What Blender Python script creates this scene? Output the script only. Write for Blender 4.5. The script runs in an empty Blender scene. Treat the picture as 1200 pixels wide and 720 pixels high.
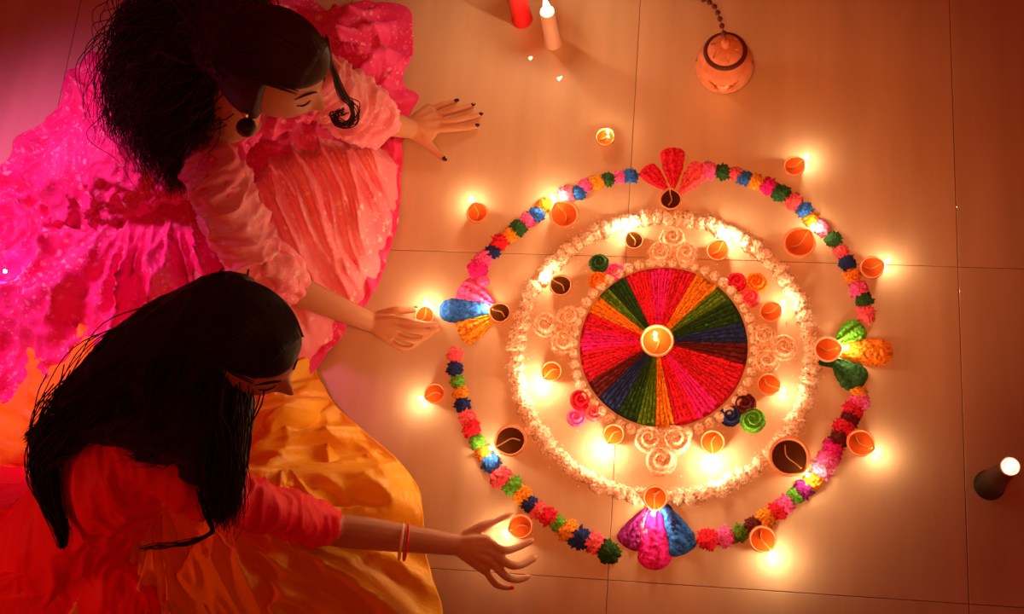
import bpy, bmesh, math, random
import numpy as np
from mathutils import Vector, Matrix, noise
random.seed(7); np.random.seed(7)
S = bpy.context.scene
COL = S.collection
PI = math.pi

# ------------------------------------------------------------------ camera
F_PX, TILT, AZ, DIST, ROT = 1500.0, math.radians(20.5), math.radians(21.0), 3.2, math.radians(24.456)
_C = Vector((0, -DIST*math.sin(TILT), DIST*math.cos(TILT)))
_F = -_C.normalized()
_Z = Vector((0, 0, 1))
_U = (_Z - _F*_Z.dot(_F)).normalized()
_R = _F.cross(_U)
_ax, _ay = math.sin(AZ), math.cos(AZ)
_X = _R*_ay - _U*_ax
_Y = _U*_ay + _R*_ax
_rot = Matrix.Rotation(ROT, 3, 'Z')
CAM, FW, CX, CY = _rot@_C, _rot@_F, _rot@_X, _rot@_Y
cam_data = bpy.data.cameras.new('camera'); cam = bpy.data.objects.new('camera', cam_data); COL.objects.link(cam)
M3 = Matrix((CX, CY, -FW)).transposed()
cam.matrix_world = Matrix.Translation(CAM) @ M3.to_4x4()
cam_data.sensor_width = 36; cam_data.lens = F_PX/1200*36
cam_data.clip_start = 0.05; cam_data.clip_end = 100
S.camera = cam

def P(px, py, z=0.0):
    """real point at height z that the photograph shows at (px, py)"""
    d = FW*F_PX + CX*(px-600) - CY*(py-360)
    return CAM + d*((z-CAM.z)/d.z)

# ------------------------------------------------------------------ world, lights, exposure
w = bpy.data.worlds.new('world'); S.world = w; w.use_nodes = True
bg = w.node_tree.nodes['Background']; bg.inputs[0].default_value = (1.0, 0.07, 0.025, 1); bg.inputs[1].default_value = 0.19
S.view_settings.view_transform = 'Standard'; S.view_settings.look = 'None'
S.view_settings.exposure = 0.0; S.view_settings.gamma = 1.0; S.view_settings.use_curve_mapping = False

def lamp(name, kind, loc, target, energy, color, **kw):
    d = bpy.data.lights.new(name, kind); d.energy = energy; d.color = color
    for k, v in kw.items(): setattr(d, k, v)
    o = bpy.data.objects.new(name, d); COL.objects.link(o); o.location = loc
    o.rotation_euler = (Vector(target)-Vector(loc)).to_track_quat('-Z', 'Y').to_euler()
    return o
_t = P(740, 285, 0)
lamp('warm_fill_spot', 'SPOT', P(770, 730, 0)+Vector((0, 0, 2.6)), _t, 235, (1.0, 0.265, 0.060), spot_size=math.radians(44), spot_blend=1.0, shadow_soft_size=0.18)  # added warm fill over the floor, not an actual ceiling lamp
_p = P(60, 290, 0.1)
lamp('pink_side_lamp', 'SPOT', _p+Vector((-0.55, 0.35, 1.6)), _p, 160, (1.0, 0.17, 0.48), spot_size=math.radians(50), spot_blend=1.0, shadow_soft_size=0.12)
_p = P(80, 600, 0.2)
lamp('red_fill_spot', 'SPOT', _p+Vector((-0.9, -0.7, 0.9)), _p, 22, (1.0, 0.12, 0.04), spot_size=math.radians(50), spot_blend=1.0, shadow_soft_size=0.12)  # added red fill for the lower left, no real lamp there
FLAME_L = 235.0

# ------------------------------------------------------------------ materials
def mat(name, base=(.8, .8, .8), rough=.6, **kw):
    m = bpy.data.materials.new(name); m.use_nodes = True
    b = m.node_tree.nodes['Principled BSDF']
    b.inputs['Base Color'].default_value = (*base, 1); b.inputs['Roughness'].default_value = rough
    for k, v in kw.items(): b.inputs[k].default_value = v
    return m
def N(m, t, **kw):
    n = m.node_tree.nodes.new(t)
    for k, v in kw.items():
        if k in [i.name for i in n.inputs]: n.inputs[k].default_value = v
        else: setattr(n, k, v)
    return n
def L(m, a, b): m.node_tree.links.new(a, b)
def bsdf(m): return m.node_tree.nodes['Principled BSDF']
def bump(m, scale, strength, dist=.002, coord='Object', detail=4, stretch=None, prev=None):
    tc = N(m, 'ShaderNodeTexCoord'); mp = N(m, 'ShaderNodeMapping')
    if stretch: mp.inputs['Scale'].default_value = stretch
    nz = N(m, 'ShaderNodeTexNoise', Scale=scale, Detail=detail)
    bp = N(m, 'ShaderNodeBump', Strength=strength, Distance=dist)
    L(m, tc.outputs[coord], mp.inputs['Vector']); L(m, mp.outputs[0], nz.inputs['Vector']); L(m, nz.outputs[0], bp.inputs['Height'])
    if prev: L(m, prev.outputs[0], bp.inputs['Normal'])
    L(m, bp.outputs[0], bsdf(m).inputs['Normal'])
    return bp
def ramp(m, src, stops, inp):
    r = N(m, 'ShaderNodeValToRGB'); e = r.color_ramp.elements
    e[0].position, e[0].color = stops[0][0], (*stops[0][1], 1)
    e[1].position, e[1].color = stops[-1][0], (*stops[-1][1], 1)
    for p, c in stops[1:-1]:
        x = e.new(p); x.color = (*c, 1)
    L(m, src, r.inputs[0])
    if inp is not None: L(m, r.outputs[0], inp)
    return r

# floor tile: satin beige with soft streaks
m_tile = mat('tile_beige', (.62, .50, .40), .38, **{'Coat Weight': .9, 'Coat Roughness': .02, 'Coat IOR': 1.5})
tc = N(m_tile, 'ShaderNodeTexCoord'); mp = N(m_tile, 'ShaderNodeMapping'); mp.inputs['Scale'].default_value = (9, 1.1, 1)
nz = N(m_tile, 'ShaderNodeTexNoise', Scale=1.6, Detail=5)
oi = N(m_tile, 'ShaderNodeObjectInfo')
L(m_tile, tc.outputs['Object'], mp.inputs[0]); L(m_tile, mp.outputs[0], nz.inputs[0])
add = N(m_tile, 'ShaderNodeVectorMath', operation='ADD'); L(m_tile, tc.outputs['Object'], add.inputs[0]); L(m_tile, oi.outputs['Random'], add.inputs[1]); L(m_tile, add.outputs[0], mp.inputs[0])
ramp(m_tile, nz.outputs[0], [(.3, (.60, .46, .33)), (.7, (.72, .56, .41))], bsdf(m_tile).inputs['Base Color'])
m_grout = mat('grout_brown', (.34, .20, .13), .9)

# coloured rangoli powder: object colour drives it
m_pow = mat('rangoli_powder', rough=.95)
oi = N(m_pow, 'ShaderNodeObjectInfo'); tc = N(m_pow, 'ShaderNodeNewGeometry')
nz = N(m_pow, 'ShaderNodeTexNoise', Scale=170, Detail=4)
L(m_pow, tc.outputs['Position'], nz.inputs['Vector'])
hs = N(m_pow, 'ShaderNodeHueSaturation'); mr = N(m_pow, 'ShaderNodeMapRange')
mr.inputs[1].default_value = .3; mr.inputs[2].default_value = .7; mr.inputs[3].default_value = .45; mr.inputs[4].default_value = 1.7
L(m_pow, nz.outputs[0], mr.inputs[0]); L(m_pow, mr.outputs[0], hs.inputs['Value']); L(m_pow, oi.outputs['Color'], hs.inputs['Color']); L(m_pow, hs.outputs[0], bsdf(m_pow).inputs['Base Color'])
nb = N(m_pow, 'ShaderNodeTexNoise', Scale=520, Detail=3); bp = N(m_pow, 'ShaderNodeBump', Strength=.9, Distance=.0022)
L(m_pow, tc.outputs['Position'], nb.inputs['Vector']); L(m_pow, nb.outputs[0], bp.inputs['Height']); L(m_pow, bp.outputs[0], bsdf(m_pow).inputs['Normal'])

def terracotta(name, c0, c1):
    m = mat(name, c0, .55)
    t = N(m, 'ShaderNodeTexCoord'); n_ = N(m, 'ShaderNodeTexNoise', Scale=60, Detail=4)
    L(m, t.outputs['Object'], n_.inputs[0]); ramp(m, n_.outputs[0], [(.3, c0), (.7, c1)], bsdf(m).inputs['Base Color'])
    bump(m, 160, .3, .001); return m
m_clay = terracotta('terracotta', (.62, .20, .09), (.78, .30, .15))
m_clayp = terracotta('terracotta_pale', (.75, .36, .24), (.86, .48, .34))
m_claydark = mat('dark_painted_band', (.10, .015, .012), .5)
m_oil = mat('lamp_oil', (.58, .10, .014), .08, **{'Coat Weight': 1.0, 'Coat Roughness': .02, 'Subsurface Weight': .15, 'Subsurface Radius': (.01, .004, .001)})
m_oild = mat('dark_lamp_oil', (.07, .022, .005), .06, **{'Coat Weight': 1.0, 'Coat Roughness': .02})
m_wick = mat('cotton_wick', (.55, .30, .10), .9); bump(m_wick, 500, .5, .001)
m_flame = bpy.data.materials.new('candle_flame'); m_flame.use_nodes = True
nt = m_flame.node_tree; nt.nodes.clear()
em = nt.nodes.new('ShaderNodeEmission'); em.inputs[0].default_value = (1, .60, .28, 1); em.inputs[1].default_value = FLAME_L
ou = nt.nodes.new('ShaderNodeOutputMaterial'); nt.links.new(em.outputs[0], ou.inputs[0])
m_led = bpy.data.materials.new('pink_led'); m_led.use_nodes = True
nt = m_led.node_tree; nt.nodes.clear()
em = nt.nodes.new('ShaderNodeEmission'); em.inputs[0].default_value = (1, .25, .75, 1); em.inputs[1].default_value = 260
ou = nt.nodes.new('ShaderNodeOutputMaterial'); nt.links.new(em.outputs[0], ou.inputs[0])
m_red = mat('red_wax', (.85, .02, .03), .35, **{'Subsurface Weight': .3, 'Subsurface Radius': (.02, .004, .003)})
m_white = mat('white_wax', (.85, .60, .48), .35, **{'Subsurface Weight': .4, 'Subsurface Radius': (.02, .01, .006)})
m_black = mat('black_glass', (.012, .010, .008), .3, **{'Coat Weight': .4})
m_pinkwax = mat('pink_wax', (.85, .35, .30), .4)
m_bead = mat('maroon_bead', (.12, .015, .02), .35)
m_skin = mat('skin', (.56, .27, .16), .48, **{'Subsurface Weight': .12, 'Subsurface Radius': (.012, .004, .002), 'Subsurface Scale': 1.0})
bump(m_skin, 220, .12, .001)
m_skin2 = mat('skin_darker', (.48, .22, .13), .48, **{'Subsurface Weight': .12, 'Subsurface Radius': (.012, .004, .002)})  # slightly darker skin base colour for the second person
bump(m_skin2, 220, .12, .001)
m_nail = mat('dark_nail_polish', (.02, .012, .015), .15, **{'Coat Weight': 1.0})
m_nailn = mat('natural_nail', (.75, .33, .26), .25)
m_nailr = mat('red_nail_polish', (.6, .02, .03), .2)
m_hair = mat('dark_brown_hair', (.035, .009, .005), .55, **{'Specular IOR Level': .25}); bump(m_hair, 60, .5, .004)
m_hair2 = mat('black_hair', (.007, .003, .002), .50, **{'Specular IOR Level': .25}); bump(m_hair2, 60, .5, .004)
m_lip = mat('lips', (.5, .08, .07), .4)
m_ear = mat('oxidised_metal', (.05, .045, .04), .35, **{'Metallic': .8}); bump(m_ear, 500, .8, .002)
m_gold = mat('gold_metal', (.85, .45, .15), .3, **{'Metallic': 1.0}); bump(m_gold, 700, .8, .001)
m_bangw = mat('cream_bangle', (.85, .62, .52), .25)
m_bangr = mat('red_bangle', (.72, .02, .03), .25)

def cloth(name, base, light, dots=None, fine=160):
    m = mat(name, base, .62, **{'Sheen Weight': .05, 'Sheen Roughness': .4})
    t = N(m, 'ShaderNodeTexCoord')
    n1 = N(m, 'ShaderNodeTexNoise', Scale=7, Detail=3); L(m, t.outputs['Object'], n1.inputs[0])
    r1 = ramp(m, n1.outputs[0], [(.35, base), (.7, light)], None)
    last = r1.outputs[0]
    if dots:
        n0 = N(m, 'ShaderNodeTexNoise', Scale=40, Detail=2); L(m, t.outputs['Object'], n0.inputs[0])
        mixv = N(m, 'ShaderNodeMix', data_type='VECTOR'); mixv.inputs[0].default_value = .02
        L(m, t.outputs['Object'], mixv.inputs[4]); L(m, n0.outputs[1], mixv.inputs[5])
        for sc, lo, hi in ((34, .18, .27), (80, .17, .26)):
            v = N(m, 'ShaderNodeTexVoronoi', Scale=sc, Randomness=1.0); L(m, mixv.outputs[1], v.inputs['Vector'])
            r = ramp(m, v.outputs['Distance'], [(lo, (1, 1, 1)), (hi, (0, 0, 0))], None)
            n2 = N(m, 'ShaderNodeTexNoise', Scale=5 if sc < 60 else 9, Detail=1); L(m, t.outputs['Object'], n2.inputs[0])
            r2 = ramp(m, n2.outputs[0], [(.36, (0, 0, 0)), (.58, (1, 1, 1))], None)
            mu = N(m, 'ShaderNodeMath', operation='MULTIPLY'); L(m, r.outputs[0], mu.inputs[0]); L(m, r2.outputs[0], mu.inputs[1])
            mx = N(m, 'ShaderNodeMix', data_type='RGBA'); L(m, mu.outputs[0], mx.inputs[0]); L(m, last, mx.inputs[6]); mx.inputs[7].default_value = (*dots, 1)
            last = mx.outputs[2]
    L(m, last, bsdf(m).inputs['Base Color'])
    b0 = bump(m, fine, .25, .002)
    bump(m, 22, .35, .012, prev=b0, stretch=(1, 1, 2.5))
    return m
m_pink = cloth('pink_spotted_cotton', (.84, .022, .26), (.90, .06, .34), dots=(.98, .46, .62))
m_pinkt = cloth('pink_lit_cotton', (.90, .17, .32), (.97, .40, .54), dots=(.99, .62, .70))  # paler copy of the dress pink, candlelight painted into the colour
m_orange = cloth('orange_silk', (.95, .45, .012), (1.0, .58, .03))
bsdf(m_orange).inputs['Roughness'].default_value = .42
m_redc = cloth('red_silk', (.95, .010, .035), (.97, .018, .06))
bsdf(m_redc).inputs['Roughness'].default_value = .5; bsdf(m_redc).inputs['Specular IOR Level'].default_value = .2

# ------------------------------------------------------------------ object helpers
def link(name, me, m=None, parent=None, loc=None, smooth=True):
    if m is not None and len(me.materials) == 0: me.materials.append(m)
    if smooth and len(me.polygons): me.polygons.foreach_set('use_smooth', [True]*len(me.polygons))
    o = bpy.data.objects.new(name, me); COL.objects.link(o)
    if parent: o.parent = parent
    if loc is not None: o.location = loc
    return o
def pydata(name, v, f, m=None, parent=None, loc=None, smooth=True):
    me = bpy.data.meshes.new(name); me.from_pydata([tuple(x) for x in v], [], f); me.update()
    return link(name, me, m, parent, loc, smooth)
def bm_obj(name, bm, m=None, parent=None, loc=None, smooth=True):
    me = bpy.data.meshes.new(name); bm.to_mesh(me); bm.free(); return link(name, me, m, parent, loc, smooth)
def tag(o, label, cat, group=None, kind=None):
    o['label'] = label; o['category'] = cat
    if group: o['group'] = group
    if kind: o['kind'] = kind
    return o
def empty(name, loc, label, cat, group=None):
    o = bpy.data.objects.new(name, None); o.empty_display_size = .02; COL.objects.link(o); o.location = loc
    return tag(o, label, cat, group)
def lathe(prof, seg=40, rmod=None, close=True):
    v, f = [], []
    n = len(prof)
    for (r, z) in prof:
        for s in range(seg):
            a = 2*PI*s/seg; rr = r*(rmod(a, r, z) if rmod else 1)
            v.append((rr*math.cos(a), rr*math.sin(a), z))
    for i in range(n-1):
        for s in range(seg):
            t = (s+1) % seg
            f.append((i*seg+s, i*seg+t, (i+1)*seg+t, (i+1)*seg+s))
    if close:
        f.append(tuple(range(seg-1, -1, -1))); f.append(tuple((n-1)*seg+s for s in range(seg)))
    return v, f
def frames(pts):
    T = []
    n = len(pts)
    for i in range(n):
        d = (pts[min(i+1, n-1)]-pts[max(i-1, 0)])
        T.append(d.normalized() if d.length > 1e-9 else Vector((0, 0, 1)))
    up = Vector((0, 0, 1)) if abs(T[0].z) < .9 else Vector((1, 0, 0))
    out = []
    u = (up - T[0]*up.dot(T[0])).normalized()
    for t in T:
        u = (u - t*u.dot(t)); u = u.normalized() if u.length > 1e-6 else t.orthogonal().normalized()
        out.append((t, u, t.cross(u)))
    return out
def tube_data(pts, rad, seg=8, v=None, f=None, flat=1.0):
    if v is None: v, f = [], []
    fr = frames(pts); b = len(v)
    for p, r, (t, u, s) in zip(pts, rad, fr):
        for k in range(seg):
            a = 2*PI*k/seg; v.append(p + u*(math.cos(a)*r*flat) + s*(math.sin(a)*r))
    n = len(pts)
    for i in range(n-1):
        for k in range(seg):
            k2 = (k+1) % seg
            f.append((b+i*seg+k, b+i*seg+k2, b+(i+1)*seg+k2, b+(i+1)*seg+k))
    f.append(tuple(b+k for k in range(seg-1, -1, -1))); f.append(tuple(b+(n-1)*seg+k for k in range(seg)))
    return v, f
def catmull(pts, n=8):
    P_ = [pts[0]+(pts[0]-pts[1])] + list(pts) + [pts[-1]+(pts[-1]-pts[-2])]
    out = []
    for i in range(1, len(P_)-2):
        a, b, c, d = P_[i-1:i+3]
        for k in range(n):
            t = k/n
            out.append(.5*((2*b)+(c-a)*t+(2*a-5*b+4*c-d)*t*t+(3*b-a-3*c+d)*t**3))
    out.append(pts[-1]); return out
def lerp_list(r, n):
    m = len(r); return [float(np.interp(i/(n-1)*(m-1), range(m), r)) for i in range(n)]
def nz3(x, y, z=0): return noise.noise(Vector((x, y, z)))
def ridge(n, s=1.0): return (1-min(1, abs(n)*s))**2
def smooth01(x, a, b):
    t = max(0, min(1, (x-a)/(b-a))); return t*t*(3-2*t)

# ------------------------------------------------------------------ floor
T0X, T0Y, TS = 0.277, 0.1435, 0.8
GAP = .0015
bm = bmesh.new(); bmesh.ops.create_grid(bm, x_segments=1, y_segments=1, size=3.6)
floor = bm_obj('floor', bm, m_grout, loc=(-.1, .3, -.006), smooth=False)
floor['kind'] = 'structure'
tile_me = None
for i in range(-5, 4):
    for j in range(-4, 5):
        if tile_me is None:
            bm = bmesh.new(); bmesh.ops.create_cube(bm, size=1)
            bmesh.ops.scale(bm, vec=(TS-GAP, TS-GAP, .01), verts=bm.verts)
            bmesh.ops.bevel(bm, geom=[e for e in bm.edges if all(v_.co.z > 0 for v_ in e.verts)], offset=.0009, segments=1, affect='EDGES')
            tile_me = bpy.data.meshes.new('tile'); bm.to_mesh(tile_me); bm.free(); tile_me.materials.append(m_tile)
        o = bpy.data.objects.new('tile', tile_me); COL.objects.link(o); o.parent = floor
        c = Vector((T0X+(i+.5)*TS, T0Y+(j+.5)*TS, -.005))
        o.location = c - Vector(floor.location)

# ------------------------------------------------------------------ flames
def flame_mesh(h=.026, r=.0045, lean=0.0):
    prof = [(.25, 0), (.7, .08), (1.0, .25), (.92, .42), (.66, .62), (.36, .8), (.12, .94), (.01, 1.0)]
    v, f = lathe([(a*r, b*h) for a, b in prof], 8)
    v = [(x+lean*(z/h)**2*h, y, z) for x, y, z in v]
    me = bpy.data.meshes.new('flame'); me.from_pydata(v, [], f); me.materials.append(m_flame)
    me.polygons.foreach_set('use_smooth', [True]*len(me.polygons)); return me
FL = [flame_mesh(.024, .0042, .1), flame_mesh(.020, .0040, .25), flame_mesh(.034, .0055, .1)]
def add_flame(parent, loc, k=0, ang=0, s=1):
    o = bpy.data.objects.new('flame', FL[k]); COL.objects.link(o); o.parent = parent; o.location = loc
    o.rotation_euler = (0, 0, ang); o.scale = (s, s, s); return o

# ------------------------------------------------------------------ clay lamps
def diya(px, py, dpx, fpx, label, oil=None, clay=None, spout=.16, h=None, z=0.0, fk=0, unlit=False, name='clay_lamp', inner=False, fs=1.0):
    H = h or (.020 + dpx*.00016)
    scale = F_PX/ (DIST*.97)
    R = dpx/2/scale*1.02
    c = P(px, py, z+H); c.z = z
    f = P(fpx[0], fpx[1], z+H+.010)
    d = Vector((f.x-c.x, f.y-c.y)); fa = math.atan2(d.y, d.x); fd = d.length
    root = empty(name, c, label, 'lamp', 'burning clay lamps' if not unlit else None)
    root.rotation_euler = (0, 0, fa)
    def rm(a, r, z_):
        a = (a+PI) % (2*PI)-PI
        return 1 + spout*math.exp(-(a/.32)**2)*smooth01(z_, H*.25, H*.95)
    prof = [(R*.52, 0), (R*.60, 0), (R*.80, H*.30), (R*.95, H*.68), (R*1.0, H*.93), (R*.985, H), (R*.90, H), (R*.86, H*.93), (R*.80, H*.66), (R*.60, H*.3), (R*.001, H*.22)]
    v, fcs = lathe(prof, 36, rm, close=False); fcs.append(tuple(range(35, -1, -1)))
    pydata('bowl', v, fcs, clay or m_clay, root)
    lvl = H*.80
    v, fcs = lathe([(R*.835, lvl), (R*.5, lvl), (R*.001, lvl)], 30, rm if spout > .05 else None, close=False)
    pydata('oil', v, fcs, oil or m_oil, root)
    tipr = min(fd, R*(1+spout)*.96)
    if inner: tipr = min(fd, R*.5)
    wp = [Vector((-R*.55, R*.25, lvl+.0012)), Vector((-R*.1, -R*.08, lvl+.0018)), Vector((tipr*.6, 0, lvl+.002)), Vector((tipr*.95, 0, H+.003))]
    wc = catmull(wp, 4); v, fcs = tube_data(wc, [.0016]*len(wc), 6)
    wk = pydata('wick', v, fcs, m_wick, root)
    if not unlit:
        add_flame(wk, ((R*(1+spout)+.005 if not inner else tipr), 0, H+(.003 if inner else -.003)), fk, 0 if not inner else 1.0, fs)
    return root
D = [
 (559,249,27,(553,234),'small clay lamp, flame at top-left, nearest the upper woman\'s skirt edge',{}),
 (661,251,36,(650,234),'medium clay lamp touching the upper-left arc of coloured powder puffs',{'fs':1.3}),
 (709,160,24,(712,154),'small clay lamp alone above the rangoli, between thumb and top crimson petals',{'spout':.05,'inner':True,'fs':0.8}),
 (931,194,26,(945,183),'small clay lamp farthest upper right, outside the puff ring',{}),
 (937,284,38,(951,266),'large clay lamp inside the upper-right arc of coloured puffs',{}),
 (743,281,23,(737,270),'small clay lamp left of the topmost white rosettes, within the white ring',{'oil':'d','fs':1.4}),
 (841,293,27,(850,278),'small clay lamp right of the topmost white rosettes, within the white ring',{'fs':1.5}),
 (657,334,27,(646,325),'small dark-oil clay lamp left of the green and yellow rosettes',{'oil':'d'}),
 (1022,313,28,(1040,305),'small clay lamp outside the ring beside orange and navy puffs, far right',{}),
 (903,365,26,(915,356),'small clay lamp below the yellow and coral rosettes, flame up-right',{}),
 (586,366,26,(576,361),'small dark-oil clay lamp at the inner tip of the blue petal',{'oil':'d'}),
 (497,370,24,(500,353),'small pale clay lamp held in the upper woman\'s fingers',{'clay':'p','spout':.06,'fs':1.2}),
 (970,409,31,(982,407),'pale clay lamp at the inner tip of the orange petal',{'clay':'p'}),
 (646,435,25,(632,446),'small clay lamp left of the coloured disc, below the left white rosettes',{'fs':1.6}),
 (901,450,27,(914,455),'small clay lamp below the right white rosettes, above the maroon rosette',{}),
 (509,461,25,(494,466),'small clay lamp left of the puff ring, between both women\'s hands',{}),
 (598,516,37,(577,524),'large dark-oil clay lamp at lower left between white ring and coloured puffs',{'oil':'d'}),
 (719,509,25,(707,524),'small clay lamp left of the lower white rosettes',{'fs':1.7}),
 (835,518,28,(835,540),'small clay lamp right of the lower white rosettes, flame pointing down',{'fs':1.8}),
 (925,535,45,(940,549),'largest clay lamp, dark oil, lower right between white ring and coloured strip',{'oil':'d'}),
 (1009,519,31,(1023,525),'small clay lamp outside the crimson powder strip, lower right',{}),
 (768,583,28,(766,598),'small clay lamp at the top of the magenta petal below the white ring',{'fs':1.3}),
 (610,617,28,(597,621),'small clay lamp beside the lower woman\'s fingers',{}),
 (894,632,30,(904,645),'small clay lamp at the bottom edge of the ring, under yellow and maroon puffs',{'fs':1.3}),
]
for px, py, d, f, lab, kw in D:
    kw = dict(kw)
    if 'oil' in kw: kw['oil'] = m_oild
    if 'clay' in kw: kw['clay'] = m_clayp
    diya(px, py, d, f, lab, **kw)
diya(786, 233, 27, (785, 220), 'unlit dark clay lamp at the foot of the top crimson petals', oil=m_oild, unlit=True)
diya(770, 399, 39, (768, 392), 'clay lamp burning at the centre of the coloured disc', spout=.0, fk=2, inner=True, h=.034, fs=.8)

# ------------------------------------------------------------------ rangoli powder
C_ = dict(blue=(.02,.17,.85), navy=(.010,.035,.24), pink=(.92,.13,.60), lightpink=(.95,.32,.75), green=(.02,.13,.035), lime=(.13,.55,.05), yellow=(.88,.38,.02),
          orange=(.90,.30,.015), red=(.78,.012,.05), crimson=(.72,.008,.06), magenta=(.84,.012,.42), coral=(.92,.13,.22), maroon=(.12,.008,.02), purple=(.30,.012,.30),
          white=(.92,.76,.66), olive=(.10,.26,.015), darkgreen=(.012,.075,.012))
def puff_mesh(seed, sub=3, h=.55, rough=.28):
    bm = bmesh.new(); bmesh.ops.create_icosphere(bm, subdivisions=sub, radius=1)
    for v in bm.verts:
        p = v.co.copy(); o_ = Vector((seed*7.3, seed*3.1, seed))
        k = 1 + rough*(.22*noise.noise(p*1.6+o_) + .55*(abs(noise.noise(p*3.6+o_))*2.4-.55) + .42*(abs(noise.noise(p*8+o_))*2-.4) + .30*noise.noise(p*17+o_))
        v.co = Vector((p.x*k, p.y*k, max(-.02, p.z*k*h+h*.35)))
    me = bpy.data.meshes.new('powder_puff'); bm.to_mesh(me); bm.free(); me.materials.append(m_pow)
    me.polygons.foreach_set('use_smooth', [True]*len(me.polygons)); return me
PUFF = [puff_mesh(i, 4, .60, .62) for i in range(6)]
BALL = [puff_mesh(20+i, 3, .75, .22) for i in range(4)]
WPUFF = [puff_mesh(40+i, 4, .70, .48) for i in range(6)]
SC = F_PX/DIST
def puff(px, py, dpx, color, name, label, cat, group, pool=PUFF, zs=1.0, asp=1.0):
    r = dpx/2/SC
    o = bpy.data.objects.new(name, random.choice(pool)); COL.objects.link(o)
    o.location = P(px, py, r*.35); o.location.z = 0
    o.scale = (r*asp, r/asp, r*zs); o.rotation_euler = (0, 0, random.random()*6.28); o.color = (*C_[color], 1)
    tag(o, label, cat, group); return o
ORD = ['first','second','third','fourth','fifth','sixth','seventh','eighth','ninth','tenth','eleventh','twelfth','thirteenth','fourteenth','fifteenth','sixteenth','seventeenth','eighteenth']
arcs = [
 ('counting left from the top crimson petals', [(739,206,'blue',15),(726,207,'pink',14),(713,210,'green',15),(699,213,'yellow',16),(686,217,'pink',15),(678,225,'blue',15),(664,228,'lightpink',17),(637,241,'yellow',15),(628,251,'blue',16),(618,258,'pink',16),(608,266,'green',17),(597,275,'yellow',15),(586,283,'red',17),(577,295,'navy',16),(566,303,'pink',18),(560,315,'magenta',19),(565,329,'pink',14)]),
 ('counting down from the yellow left petal', [(533,416,'coral',15),(533,432,'navy',15),(536,447,'lime',14),(540,461,'yellow',14),(542,474,'navy',15),(547,489,'coral',16),(553,502,'red',17),(559,518,'lime',15),(567,531,'yellow',16),(575,543,'blue',18),(587,559,'coral',20),(600,569,'lime',18),(612,581,'yellow',18),(620,590,'navy',16),(630,598,'coral',16),(642,605,'red',17),(654,614,'lime',15),(665,622,'yellow',19),(680,631,'navy',20),(697,637,'coral',19),(713,647,'darkgreen',21)]),
 ('counting right from the bottom blue petal', [(830,632,'red',19),(850,629,'pink',17),(867,625,'olive',16),(883,617,'maroon',17),(898,608,'yellow',18),(911,599,'red',16),(921,591,'pink',16),(932,581,'lime',15),(942,573,'purple',17),(953,564,'yellow',18),(964,550,'lightpink',20),(970,538,'pink',20),(976,527,'magenta',19),(984,514,'maroon',18),(990,502,'crimson',19),(997,490,'maroon',17),(1001,480,'crimson',19),(1006,471,'pink',17),(1007,462,'yellow',15)]),
 ('counting right from the top crimson petals', [(831,199,'pink',17),(847,201,'green',16),(861,203,'coral',14),(872,208,'blue',15),(886,212,'yellow',16),(900,218,'magenta',17),(915,226,'green',18),(930,236,'coral',17),(943,246,'blue',16),(951,257,'yellow',15),(963,267,'lightpink',17),(977,280,'green',16),(986,294,'coral',14),(993,308,'navy',16),(999,323,'orange',16),(1006,338,'pink',17),(1013,352,'green',16),(1015,367,'coral',17)]),
]
def ordinal(n_):
    tens = ['', '', 'twenty', 'thirty', 'forty', 'fifty', 'sixty', 'seventy', 'eighty']; tt = ['', '', 'twentieth', 'thirtieth', 'fortieth', 'fiftieth', 'sixtieth', 'seventieth', 'eightieth']
    if n_ <= 18: return ORD[n_-1]
    if n_ == 19: return 'nineteenth'
    return tt[n_//10] if n_ % 10 == 0 else tens[n_//10]+'-'+ORD[n_ % 10-1]
def loc_ord(i): return ORD[i] if i < len(ORD) else {18: 'nineteenth', 19: 'twentieth', 20: 'twenty-first'}[i]
CN = dict(crimson='deep crimson', lightpink='light pink', magenta='magenta', coral='coral pink', olive='olive green', darkgreen='very dark green', lime='bright green', green='dark green')
for where, lst in arcs:
    for i, (x, y, c, d) in enumerate(lst):
        puff(x, y, d*1.12, c, 'powder_puff', f'{CN.get(c,c)} powder puff, {loc_ord(i)} in outer ring {where}', 'rangoli powder', 'coloured powder puffs of the outer ring', zs=.75)
# ring centres in the world
WC = P(775, 413, 0); WR = .357
def to_px(p):
    v = p-CAM; w_ = v.dot(FW); return 600+F_PX*v.dot(CX)/w_, 360-F_PX*v.dot(CY)/w_
n = 84
for i in range(n):
    a = 2*PI*i/n; rr = WR*(1+.008*math.sin(i*2.3))
    # in this world the ring is a circle laid on the tiles
    p = WC + Vector((math.cos(a)*rr, math.sin(a)*rr, 0))
    px, py = to_px(p)
    puff(px, py, random.uniform(15.5, 19), 'white', 'white_powder_puff', f'white powder puff, {ordinal((16-i)%84 or 84)} of thick white ring clockwise from the top unlit lamp', 'rangoli powder', 'white puffs of the thick ring', pool=WPUFF, zs=.95, asp=1.12)
BC = P(777, 406, 0); BR = .221
n = 50
for i in range(n):
    a = 2*PI*i/n; p = BC + Vector((math.cos(a)*BR, math.sin(a)*BR, 0)); px, py = to_px(p)
    puff(px, py, 12.5, 'white', 'powder_ball', f'small white powder ball, {ordinal((8-i)%50 or 50)} of the bead ring clockwise from the disc top', 'rangoli powder', 'white powder balls around the disc', pool=BALL)
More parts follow.
